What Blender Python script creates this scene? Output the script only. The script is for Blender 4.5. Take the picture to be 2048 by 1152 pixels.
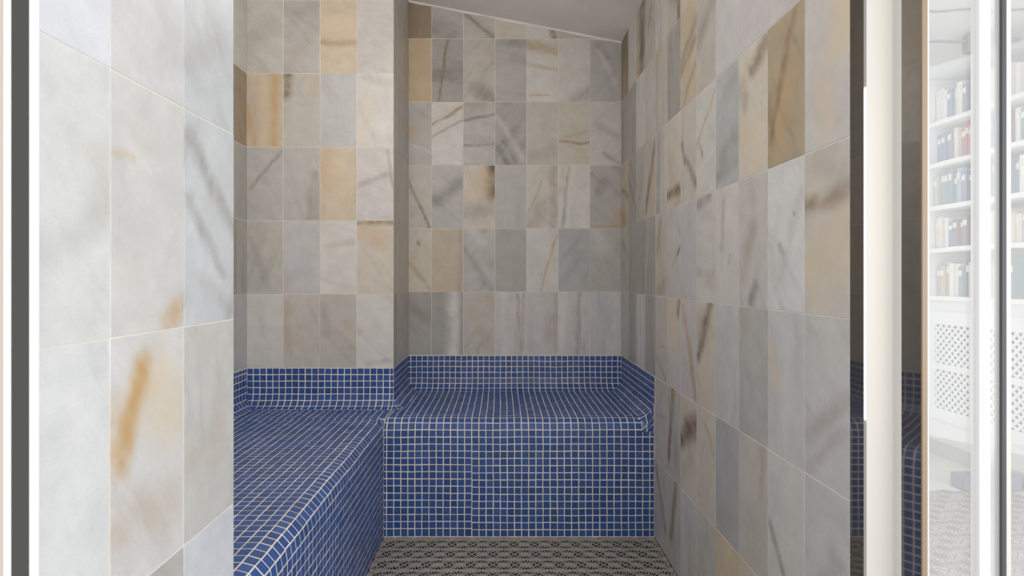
import bpy, bmesh, math, random
from mathutils import Vector, noise

for o in list(bpy.data.objects):
    bpy.data.objects.remove(o)
C = bpy.context.scene.collection
SC = bpy.context.scene
PI = math.pi

# ------------------------------------------------------------------ camera
H = 0.968                      # eye height above the drain mat
F = 1157.0                     # focal length in pixels of the 2048 wide frame
cam_d = bpy.data.cameras.new('camera')
cam_d.sensor_width = 36.0
cam_d.lens = 36.0 * F / 2048.0
cam_d.shift_x = 24.0 / 2048.0
cam_d.shift_y = -21.0 / 2048.0
cam_d.clip_start = 0.02
cam_d.dof.use_dof = True
cam_d.dof.focus_distance = 2.2
cam_d.dof.aperture_fstop = 11.0
cam = bpy.data.objects.new('camera', cam_d)
C.objects.link(cam)
cam.location = (0, 0, H)
cam.rotation_euler = (PI / 2, 0, 0)
SC.camera = cam

# ------------------------------------------------------------------ world, lights, exposure
SC.view_settings.view_transform = 'Standard'
SC.view_settings.look = 'None'
SC.view_settings.gamma = 1.0
SC.view_settings.exposure = 0.0
SC.view_settings.use_curve_mapping = False
world = bpy.data.worlds.new('world')
SC.world = world
world.use_nodes = True
bg = world.node_tree.nodes['Background']
bg.inputs[0].default_value = (0.965, 0.985, 1.0, 1)
bg.inputs[1].default_value = 1.0


def area(name, loc, target, sx, sy, power, col):
    l = bpy.data.lights.new(name, 'AREA')
    l.shape = 'RECTANGLE'
    l.size, l.size_y = sx, sy
    l.energy = power
    l.color = col
    o = bpy.data.objects.new(name, l)
    C.objects.link(o)
    o.location = loc
    o.rotation_euler = (Vector(target) - Vector(loc)).to_track_quat('-Z', 'Y').to_euler()
    return o


area('daylight_window', (2.5, -0.7, 1.1), (-0.4, 0.85, 1.05), 1.8, 1.9, 36, (0.92, 0.965, 1.0))
area('library_fill', (1.0, -0.6, 1.15), (2.4, 2.9, 1.1), 1.0, 1.4, 13, (1.0, 0.95, 0.90))  # unseen fill light added to brighten the library
pl = bpy.data.lights.new('lamp', 'POINT')
pl.energy = 9
pl.color = (1.0, 0.97, 0.93)
pl.shadow_soft_size = 0.12
lamp_o = bpy.data.objects.new('lamp', pl)
C.objects.link(lamp_o)
lamp_o.location = (-0.4, 1.45, 1.75)

# ------------------------------------------------------------------ helpers


def lin(c):
    c = c / 255.0
    return c / 12.92 if c <= 0.04045 else ((c + 0.055) / 1.055) ** 2.4


def rgb(r, g, b):
    return (lin(r), lin(g), lin(b), 1.0)


def mat(name, col, rough=0.5, metal=0.0, bump=0.0, bscale=60.0, var=0.0, vscale=4.0, spec=0.5):
    m = bpy.data.materials.new(name)
    m.use_nodes = True
    nt = m.node_tree
    p = nt.nodes['Principled BSDF']
    p.inputs['Base Color'].default_value = col
    p.inputs['Roughness'].default_value = rough
    p.inputs['Metallic'].default_value = metal
    p.inputs['Specular IOR Level'].default_value = spec
    tc = nt.nodes.new('ShaderNodeTexCoord')
    if var > 0:
        n = nt.nodes.new('ShaderNodeTexNoise')
        n.inputs['Scale'].default_value = vscale
        n.inputs['Detail'].default_value = 6
        r = nt.nodes.new('ShaderNodeMapRange')
        r.inputs['From Min'].default_value = 0.3
        r.inputs['From Max'].default_value = 0.7
        r.inputs['To Min'].default_value = 1 - var
        r.inputs['To Max'].default_value = 1 + var * 0.5
        mx = nt.nodes.new('ShaderNodeVectorMath')
        mx.operation = 'SCALE'
        mx.inputs[0].default_value = col[:3]
        nt.links.new(tc.outputs['Object'], n.inputs['Vector'])
        nt.links.new(n.outputs['Fac'], r.inputs['Value'])
        nt.links.new(r.outputs[0], mx.inputs['Scale'])
        nt.links.new(mx.outputs[0], p.inputs['Base Color'])
    if bump > 0:
        n2 = nt.nodes.new('ShaderNodeTexNoise')
        n2.inputs['Scale'].default_value = bscale
        n2.inputs['Detail'].default_value = 5
        b = nt.nodes.new('ShaderNodeBump')
        b.inputs['Strength'].default_value = bump
        b.inputs['Distance'].default_value = 0.01
        nt.links.new(tc.outputs['Object'], n2.inputs['Vector'])
        nt.links.new(n2.outputs['Fac'], b.inputs['Height'])
        nt.links.new(b.outputs[0], p.inputs['Normal'])
    return m


class MB:
    """collects quads and boxes; build() links them as one mesh object"""

    def __init__(self):
        self.v, self.f, self.m = [], [], []

    def face(self, pts, mi=0):
        b = len(self.v)
        self.v += [tuple(p) for p in pts]
        self.f.append(tuple(range(b, b + len(pts))))
        self.m.append(mi)

    def box(self, x0, x1, y0, y1, z0, z1, mi=0):
        b = len(self.v)
        self.v += [(x, y, z) for z in (z0, z1) for y in (y0, y1) for x in (x0, x1)]
        for q in ((0, 2, 3, 1), (4, 5, 7, 6), (0, 1, 5, 4), (2, 6, 7, 3), (0, 4, 6, 2), (1, 3, 7, 5)):
            self.f.append(tuple(b + i for i in q))
            self.m.append(mi)

    def bar(self, p, q, w, h, up=(0, 0, 1), mi=0):
        p, q, up = Vector(p), Vector(q), Vector(up)
        d = (q - p).normalized()
        s = d.cross(up).normalized()
        u = s.cross(d).normalized()
        b = len(self.v)
        for c in (p, q):
            for a, e in ((-1, -1), (1, -1), (1, 1), (-1, 1)):
                self.v.append(tuple(c + s * a * w / 2 + u * e * h / 2))
        for qd in ((0, 1, 2, 3), (7, 6, 5, 4), (0, 4, 5, 1), (1, 5, 6, 2), (2, 6, 7, 3), (3, 7, 4, 0)):
            self.f.append(tuple(b + i for i in qd))
            self.m.append(mi)

    def prism(self, poly, z0, z1, mi=0):
        """vertical prism over a counter-clockwise plan polygon"""
        n = len(poly)
        b = len(self.v)
        self.v += [(x, y, z0) for x, y in poly] + [(x, y, z1) for x, y in poly]
        for i in range(n):
            j = (i + 1) % n
            self.f.append((b + i, b + j, b + n + j, b + n + i))
            self.m.append(mi)
        self.f.append(tuple(b + n + i for i in range(n)))
        self.m.append(mi)
        self.f.append(tuple(b + n - 1 - i for i in range(n)))
        self.m.append(mi)

    def build(self, name, mats, parent=None, bevel=0.0, smooth=False, origin=None):
        me = bpy.data.meshes.new(name)
        vs = self.v
        if origin:
            vs = [(x - origin[0], y - origin[1], z - origin[2]) for x, y, z in vs]
        me.from_pydata(vs, [], self.f)
        for m in (mats if isinstance(mats, (list, tuple)) else [mats]):
            me.materials.append(m)
        me.polygons.foreach_set('material_index', self.m)
        if smooth:
            me.polygons.foreach_set('use_smooth', [True] * len(self.f))
        me.update()
        o = bpy.data.objects.new(name, me)
        C.objects.link(o)
        if origin:
            o.location = origin
        if parent:
            o.parent = parent
            if not origin:
                o.matrix_parent_inverse = parent.matrix_basis.inverted()
            else:
                o.location = Vector(origin) - Vector(parent.location)
        if bevel > 0:
            md = o.modifiers.new('bevel', 'BEVEL')
            md.width = bevel
            md.segments = 2
            md.limit_method = 'ANGLE'
        return o


def tag(o, label=None, cat=None, group=None, kind=None):
    if label:
        o['label'] = label
    if cat:
        o['category'] = cat
    if group:
        o['group'] = group
    if kind:
        o['kind'] = kind
    return o


def empty(name, loc):
    o = bpy.data.objects.new(name, None)
    C.objects.link(o)
    o.location = loc
    o.empty_display_size = 0.1
    return o


# ------------------------------------------------------------------ materials
M_grout = mat('cream_grout', rgb(242, 235, 224), 0.8, bump=0.15, bscale=250, var=0.12, vscale=9)
M_plaster = mat('white_plaster', rgb(236, 232, 227), 0.85, bump=0.12, bscale=18, var=0.06, vscale=5)
M_white = mat('white_paint', rgb(238, 238, 238), 0.6)
M_shelf = mat('white_shelf', rgb(246, 245, 242), 0.6)
M_cream = mat('cream_enamel', rgb(206, 200, 192), 0.35, var=0.02, vscale=3)
M_cream_d = mat('beige_enamel', rgb(214, 205, 188), 0.4)
M_brass = mat('beige_seal', rgb(146, 124, 100), 0.4)
M_alu = mat('polished_aluminium', rgb(245, 246, 250), 0.22, metal=0.85)
M_alu_w = mat('bright_white_aluminium', rgb(252, 252, 254), 0.3, metal=0.0)
M_seal = mat('dark_rubber_seal', rgb(62, 64, 70), 0.5)
M_mat = mat('grey_plastic', rgb(184, 177, 170), 0.5, var=0.12, vscale=3.5)
M_under = mat('dark_tray', rgb(34, 30, 28), 0.6)  # near-black floor colour, makes the mat's holes read dark
M_libfloor = mat('pale_stone_floor', rgb(236, 233, 226), 0.5, var=0.04, vscale=2)
M_skirt = mat('light_grey_skirting', rgb(205, 206, 206), 0.6)
M_rug = mat('pale_grey_mat', rgb(164, 158, 153), 0.8, var=0.1, vscale=6)
M_rugu = mat('grey_mat_backing', rgb(204, 200, 196), 0.9, var=0.06, vscale=8)
M_slab = mat('blue_grey_block', rgb(150, 156, 170), 0.7)
M_track = mat('grey_metal_box', rgb(150, 150, 154), 0.6, var=0.1, vscale=30)
M_page = mat('book_pages', rgb(232, 226, 212), 0.8)


def tinted_glass(name, dark, refl):
    m = bpy.data.materials.new(name)
    m.use_nodes = True
    nt = m.node_tree
    nt.nodes.clear()
    out = nt.nodes.new('ShaderNodeOutputMaterial')
    mix = nt.nodes.new('ShaderNodeMixShader')
    d = nt.nodes.new('ShaderNodeBsdfDiffuse')
    g = nt.nodes.new('ShaderNodeBsdfGlossy')
    d.inputs[0].default_value = rgb(dark, dark - 3, dark - 7)
    g.inputs[0].default_value = (1, 0.97, 0.92, 1)
    g.inputs['Roughness'].default_value = 0.03
    mix.inputs[0].default_value = refl
    nt.links.new(d.outputs[0], mix.inputs[1])
    nt.links.new(g.outputs[0], mix.inputs[2])
    nt.links.new(mix.outputs[0], out.inputs[0])
    return m


def hazy_glass(name, haze):
    m = bpy.data.materials.new(name)
    m.use_nodes = True
    nt = m.node_tree
    nt.nodes.clear()
    out = nt.nodes.new('ShaderNodeOutputMaterial')
    mix = nt.nodes.new('ShaderNodeMixShader')
    mix2 = nt.nodes.new('ShaderNodeMixShader')
    t = nt.nodes.new('ShaderNodeBsdfTransparent')
    d = nt.nodes.new('ShaderNodeBsdfDiffuse')
    g = nt.nodes.new('ShaderNodeBsdfGlossy')
    d.inputs[0].default_value = (0.94, 0.93, 0.92, 1)
    g.inputs['Roughness'].default_value = 0.02
    t.inputs[0].default_value = (0.99, 0.995, 1, 1)
    mix.inputs[0].default_value = haze
    mix2.inputs[0].default_value = 0.03
    nt.links.new(t.outputs[0], mix.inputs[1])
    nt.links.new(d.outputs[0], mix.inputs[2])
    nt.links.new(mix.outputs[0], mix2.inputs[1])
    nt.links.new(g.outputs[0], mix2.inputs[2])
    nt.links.new(mix2.outputs[0], out.inputs[0])
    return m


M_tint = tinted_glass('tinted_glass', 66, 0.32)
M_tint2 = tinted_glass('smoked_glass', 56, 0.26)
M_tint3 = tinted_glass('dark_glass', 30, 0.1)
M_glass = hazy_glass('veiled_glass', 0.13)  # white veil mixed in to imitate the bright, washed-out haze
M_glass2 = hazy_glass('milky_glass', 0.3)


def marble_material():
    m = bpy.data.materials.new('veined_marble')
    m.use_nodes = True
    nt = m.node_tree
    N, L = nt.nodes, nt.links
    p = N['Principled BSDF']

    def attr(name):
        a = N.new('ShaderNodeAttribute')
        a.attribute_name = name
        return a

    def math_(op, a, b=None, clamp=False):
        n = N.new('ShaderNodeMath')
        n.operation = op
        n.use_clamp = clamp
        for i, x in enumerate((a, b)):
            if x is None:
                continue
            if isinstance(x, (int, float)):
                n.inputs[i].default_value = x
            else:
                L.new(x, n.inputs[i])
        return n.outputs[0]

    def vmath(op, a, b=None, out=0):
        n = N.new('ShaderNodeVectorMath')
        n.operation = op
        for i, x in enumerate((a, b)):
            if x is None:
                continue
            if isinstance(x, tuple):
                n.inputs[i].default_value = x
            elif op == 'SCALE' and i == 1:
                if isinstance(x, (int, float)):
                    n.inputs['Scale'].default_value = x
                else:
                    L.new(x, n.inputs['Scale'])
            else:
                L.new(x, n.inputs[i])
        return n.outputs[out]

    def mixc(fac, a, b, mode='MIX'):
        n = N.new('ShaderNodeMix')
        n.data_type = 'RGBA'
        n.blend_type = mode
        for sock, x in ((n.inputs[0], fac), (n.inputs[6], a), (n.inputs[7], b)):
            if isinstance(x, (int, float)):
                sock.default_value = x
            elif isinstance(x, tuple):
                sock.default_value = x
            else:
                L.new(x, sock)
        return n.outputs[2]

    def rng(x, a, b, c, d, smooth=True):
        n = N.new('ShaderNodeMapRange')
        if smooth:
            n.interpolation_type = 'SMOOTHSTEP'
        for i, y in enumerate((x, a, b, c, d)):
            if isinstance(y, (int, float)):
                n.inputs[i].default_value = y
            else:
                L.new(y, n.inputs[i])
        return n.outputs[0]

    def tex(vec, scale, detail=4, rough=0.55):
        n = N.new('ShaderNodeTexNoise')
        n.inputs['Scale'].default_value = scale
        n.inputs['Detail'].default_value = detail
        n.inputs['Roughness'].default_value = rough
        L.new(vec, n.inputs['Vector'])
        return n

    uv = N.new('ShaderNodeUVMap')
    uv.uv_map = 'uv'
    seed = attr('seed').outputs['Fac']
    sc = N.new('ShaderNodeCombineXYZ')
    L.new(seed, sc.inputs[2])
    base_p = vmath('ADD', uv.outputs[0], sc.outputs[0])
    # gentle warp
    w = tex(base_p, 1.6, 3)
    wv = vmath('SUBTRACT', w.outputs['Color'], (0.5, 0.5, 0.5))
    pw = vmath('ADD', uv.outputs[0], vmath('SCALE', wv, 0.16))
    w2 = tex(base_p, 9.0, 4)
    pw = vmath('ADD', pw, vmath('SCALE', vmath('SUBTRACT', w2.outputs['Color'], (0.5, 0.5, 0.5)), 0.016))
    # directional veining
    vein = attr('vein')
    sx = N.new('ShaderNodeSeparateXYZ')
    L.new(vein.outputs['Vector'], sx.inputs[0])
    rot = N.new('ShaderNodeVectorRotate')
    rot.rotation_type = 'Z_AXIS'
    L.new(pw, rot.inputs['Vector'])
    L.new(sx.outputs[0], rot.inputs['Angle'])
    st = vmath('MULTIPLY', rot.outputs[0], (0.55, 3.2, 1.0))
    st = vmath('ADD', st, sc.outputs[0])
    v1 = tex(st, 1.0, 6, 0.6)
    st2 = vmath('MULTIPLY', rot.outputs[0], (1.2, 11.0, 1.0))
    st2 = vmath('ADD', st2, sc.outputs[0])
    v2 = tex(st2, 1.0, 6, 0.65)
    dark = rng(v1.outputs['Fac'], 0.50, 0.78, 0.0, 1.0)
    lightv = rng(v1.outputs['Fac'], 0.45, 0.25, 0.0, 1.0)
    fine = rng(v2.outputs['Fac'], 0.55, 0.8, 0.0, 1.0)
    col = attr('tint').outputs['Color']
    grey = vmath('MULTIPLY', col, (0.70, 0.70, 0.71))
    pale = vmath('MULTIPLY', col, (1.10, 1.10, 1.11))
    c = mixc(math_('MULTIPLY', dark, sx.outputs[1], True), col, grey)
    c = mixc(math_('MULTIPLY', lightv, math_('MULTIPLY', sx.outputs[1], 0.8), True), c, pale)
    c = mixc(math_('MULTIPLY', fine, math_('MULTIPLY', sx.outputs[1], 0.45), True), c, grey)
    # warm clouds
    wc = tex(base_p, 1.1, 5, 0.6)
    warm = rng(wc.outputs['Fac'], 0.5, 0.75, 0.0, 1.0)
    wcol = vmath('MULTIPLY', col, (1.0, 0.86, 0.66))
    c = mixc(math_('MULTIPLY', warm, sx.outputs[2], True), c, wcol)
    # soft blotches, grain
    bl = tex(base_p, 2.6, 6, 0.65)
    c = mixc(1.0, c, vmath('SCALE', vmath('ADD', (0.0, 0.0, 0.0), (1, 1, 1)), rng(bl.outputs['Fac'], 0.3, 0.7, 0.90, 1.06, False)), 'MULTIPLY')
    gr = tex(base_p, 55.0, 3, 0.7)
    c = mixc(1.0, c, vmath('SCALE', vmath('ADD', (0.0, 0.0, 0.0), (1, 1, 1)), rng(gr.outputs['Fac'], 0.3, 0.7, 0.965, 1.03, False)), 'MULTIPLY')
    # up to three stains or vein lines that belong to one tile
    md1 = tex(base_p, 2.3, 5, 0.62)
    md2 = tex(st, 1.6, 5, 0.6)
    mod0 = math_('MULTIPLY', rng(md1.outputs['Fac'], 0.3, 0.6, 0.5, 1.05), rng(md2.outputs['Fac'], 0.3, 0.6, 0.75, 1.1))
    for k in 'abcd':
        A, B = attr('s%s_p' % k), attr('s%s_q' % k)
        cc = attr('s%s_c' % k)
        a2 = vmath('MULTIPLY', A.outputs['Vector'], (1, 1, 0))
        b2 = vmath('MULTIPLY', B.outputs['Vector'], (1, 1, 0))
        p2 = vmath('MULTIPLY', vmath('ADD', pw, vmath('SCALE', vmath('SUBTRACT', md1.outputs['Color'], (0.5, 0.5, 0.5)), 0.11)), (1, 1, 0))
        ba = vmath('SUBTRACT', b2, a2)
        pa = vmath('SUBTRACT', p2, a2)
        h = math_('DIVIDE', vmath('DOT_PRODUCT', pa, ba, 1), math_('ADD', vmath('DOT_PRODUCT', ba, ba, 1), 1e-4), True)
        dd = vmath('LENGTH', vmath('SUBTRACT', pa, vmath('SCALE', ba, h)), None, 1)
        sa, sb = N.new('ShaderNodeSeparateXYZ'), N.new('ShaderNodeSeparateXYZ')
        L.new(A.outputs['Vector'], sa.inputs[0])
        L.new(B.outputs['Vector'], sb.inputs[0])
        wid = math_('ADD', sa.outputs[2], 1e-3)
        f = math_('MULTIPLY', rng(math_('DIVIDE', dd, wid), 1.0, 0.0, 0.0, 1.0), math_('MULTIPLY', sb.outputs[2], mod0), True)
        c = mixc(f, c, cc.outputs['Color'])
    # sparse dark specks
    vo = tex(base_p, 30.0, 2, 0.5)
    c = mixc(rng(vo.outputs['Fac'], 0.76, 0.82, 0.0, 0.35), c, rgb(110, 100, 90))
    L.new(c, p.inputs['Base Color'])
    p.inputs['Roughness'].default_value = 0.38
    p.inputs['Specular IOR Level'].default_value = 0.35
    bmp = N.new('ShaderNodeBump')
    bmp.inputs['Strength'].default_value = 0.08
    bmp.inputs['Distance'].default_value = 0.004
    L.new(bl.outputs['Fac'], bmp.inputs['Height'])
    L.new(bmp.outputs[0], p.inputs['Normal'])
    return m


M_marble = marble_material()

# stone colours
PAL = {
    'W': (218, 213, 206), 'G': (195, 191, 185), 'D': (180, 175, 168), 'B': (206, 203, 203), 'N': (190, 188, 187),
    'C': (217, 206, 189), 'T': (214, 194, 166), 'P': (211, 204, 200), 'E': (204, 199, 188), 'O': (190, 169, 135),
    'K': (166, 146, 120), 'S': (203, 195, 184),
}
SCOL = {
    'b': (140, 114, 84),      # brown
    'd': (112, 92, 70),       # dark brown
    'g': (156, 151, 146),     # grey
    'k': (134, 129, 123),     # dark grey
    'o': (204, 168, 120),     # orange ochre
    't': (188, 164, 132),     # tan
    'w': (230, 226, 220),     # white
    'p': (178, 166, 161),     # mauve grey
    'c': (222, 204, 176),     # cream
}
GAP = 0.0021
TW = 0.15


def marble_wall(name, o0, ud, nd, uedges, zedges, table, body, rnd, ztop=None, phase=None, holes=None):
    """o0: wall corner on the floor; ud: direction left to right as seen; nd: towards the viewer.
    uedges, zedges: joint positions; table[(col,row)] = (palette, angle, veining, warm, [streaks])"""
    mb = MB()
    body(mb)
    nb = len(mb.f)
    o0, ud, nd = Vector(o0), Vector(ud), Vector(nd)
    recs = []

    def P(u, z, d):
        return o0 + ud * u + Vector((0, 0, z)) + nd * d
    uvs = []
    nc = len(uedges) - 1
    for r in range(len(zedges) - 1):
        for c in range(nc):
            u0, u1 = uedges[c], uedges[c + 1]
            z0, z1 = zedges[r], zedges[r + 1]
            if holes and holes(u0, u1, z0, z1):
                continue
            zl = min(z1, ztop(u0)) if ztop else z1
            zr = min(z1, ztop(u1)) if ztop else z1
            if max(zl, zr) < z0 + 0.006:
                continue
            zl, zr = max(zl, z0 + 0.002), max(zr, z0 + 0.002)
            g = GAP / 2
            j = [rnd.uniform(-0.0004, 0.0004) for _ in range(4)]
            cu = [u0 + g + j[0], u1 - g + j[1], u1 - g + j[1], u0 + g + j[0]]
            cz = [z0 + g + j[2], z0 + g + j[3], zr - g, zl - g]
            t = 0.0011 + rnd.uniform(-0.0002, 0.0002)
            bv = 0.0005
            su, sz = (1, -1, -1, 1), (1, 1, -1, -1)
            base = len(mb.v)
            for q in range(4):
                mb.v.append(tuple(P(cu[q], cz[q], 0.0)))
            for q in range(4):
                mb.v.append(tuple(P(cu[q], cz[q], t - bv)))
            for q in range(4):
                mb.v.append(tuple(P(cu[q] + su[q] * bv, cz[q] + sz[q] * bv, t)))
            ph = 0.0
            if c == 0 and phase is not None:
                ph = phase
            ent = table.get((c, r))
            if ent is None:
                k = rnd.choice('WWGGBCEPSEG')
                ent = (k, rnd.uniform(0, 3.1), rnd.uniform(0.3, 0.8), rnd.uniform(0, 0.4), [])
            quads = [(8, 9, 10, 11)] + [(a, (a + 1) % 4, 4 + (a + 1) % 4, 4 + a) for a in range(4)] + \
                    [(4 + a, 4 + (a + 1) % 4, 8 + (a + 1) % 4, 8 + a) for a in range(4)]
            sd = rnd.uniform(0, 60)
            for qd in quads:
                mb.f.append(tuple(base + a for a in qd))
                mb.m.append(1)
                recs.append((ent, sd))
                uvs.append([((cu[a % 4] - u0) / TW + ph, (cz[a % 4] - z0) / TW) for a in qd])
    ob = mb.build(name, [M_grout, M_marble, M_plaster])
    me = ob.data
    # flip check: normals towards nd are not needed for rendering, recalc for tidiness
    uvl = me.uv_layers.new(name='uv')
    nf = len(me.polygons)
    cols = {k: [] for k in ('tint', 'sa_c', 'sb_c', 'sc_c', 'sd_c')}
    vecs = {k: [] for k in ('vein', 'sa_p', 'sa_q', 'sb_p', 'sb_q', 'sc_p', 'sc_q', 'sd_p', 'sd_q')}
    seeds = []
    for fi in range(nf):
        if fi < nb:
            for k in cols:
                cols[k] += [0.8, 0.8, 0.8, 1]
            for k in vecs:
                vecs[k] += [0, 0, 0]
            seeds.append(0)
            continue
        (pal, ang, vs, wm, sts), sd = recs[fi - nb]
        pc = PAL[pal] if isinstance(pal, str) else pal
        rr = random.Random(int(sd * 1000))
        f = 1 + rr.uniform(-0.02, 0.02)
        lum = 0.3 * pc[0] + 0.6 * pc[1] + 0.1 * pc[2]
        pc = [lum + (x - lum) * 0.74 for x in pc]
        cols['tint'] += [lin(min(250, x * f)) for x in pc] + [1]
        vecs['vein'] += [ang, vs * 1.3, wm * 1.25 + 0.05]
        seeds.append(sd)
        for i, k in enumerate('abcd'):
            if i < len(sts):
                x0, y0, x1, y1, w, cc, s = sts[i]
                vecs['s%s_p' % k] += [x0, y0, w * 1.45]
                vecs['s%s_q' % k] += [x1, y1, s]
                cols['s%s_c' % k] += list(rgb(*SCOL[cc]))
            else:
                vecs['s%s_p' % k] += [-9, -9, 0]
                vecs['s%s_q' % k] += [-9, -8, 0]
                cols['s%s_c' % k] += [0.5, 0.5, 0.5, 1]
        for li, q in zip(me.polygons[fi].loop_indices, uvs[fi - nb]):
            uvl.data[li].uv = q
    for k, d in cols.items():
        me.attributes.new(k, 'FLOAT_COLOR', 'FACE').data.foreach_set('color', d)
    for k, d in vecs.items():
        me.attributes.new(k, 'FLOAT_VECTOR', 'FACE').data.foreach_set('vector', d)
    me.attributes.new('seed', 'FLOAT', 'FACE').data.foreach_set('value', seeds)
    return tag(ob, kind='structure')


# ------------------------------------------------------------------ main dimensions
XR = 0.576        # right wall
YB = 2.7425       # back wall of the nook
XN = -0.434       # nook side wall, pier face, bench face
YL = 2.360        # back wall of the side alcove
XL = -1.034       # left wall of the alcove
YF = 2.155        # front face of the nook bench
YP0, YP1 = 0.5417, 0.942   # pier near and far ends
YR0 = 0.951       # near end of the right wall
ROWS = [0.3 * k for k in range(9)]


def zceil(x):
    return H + 1.115 + 0.194 * (XR - x)


# ------------------------------------------------------------------ marble walls
rnd = random.Random(7)
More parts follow.
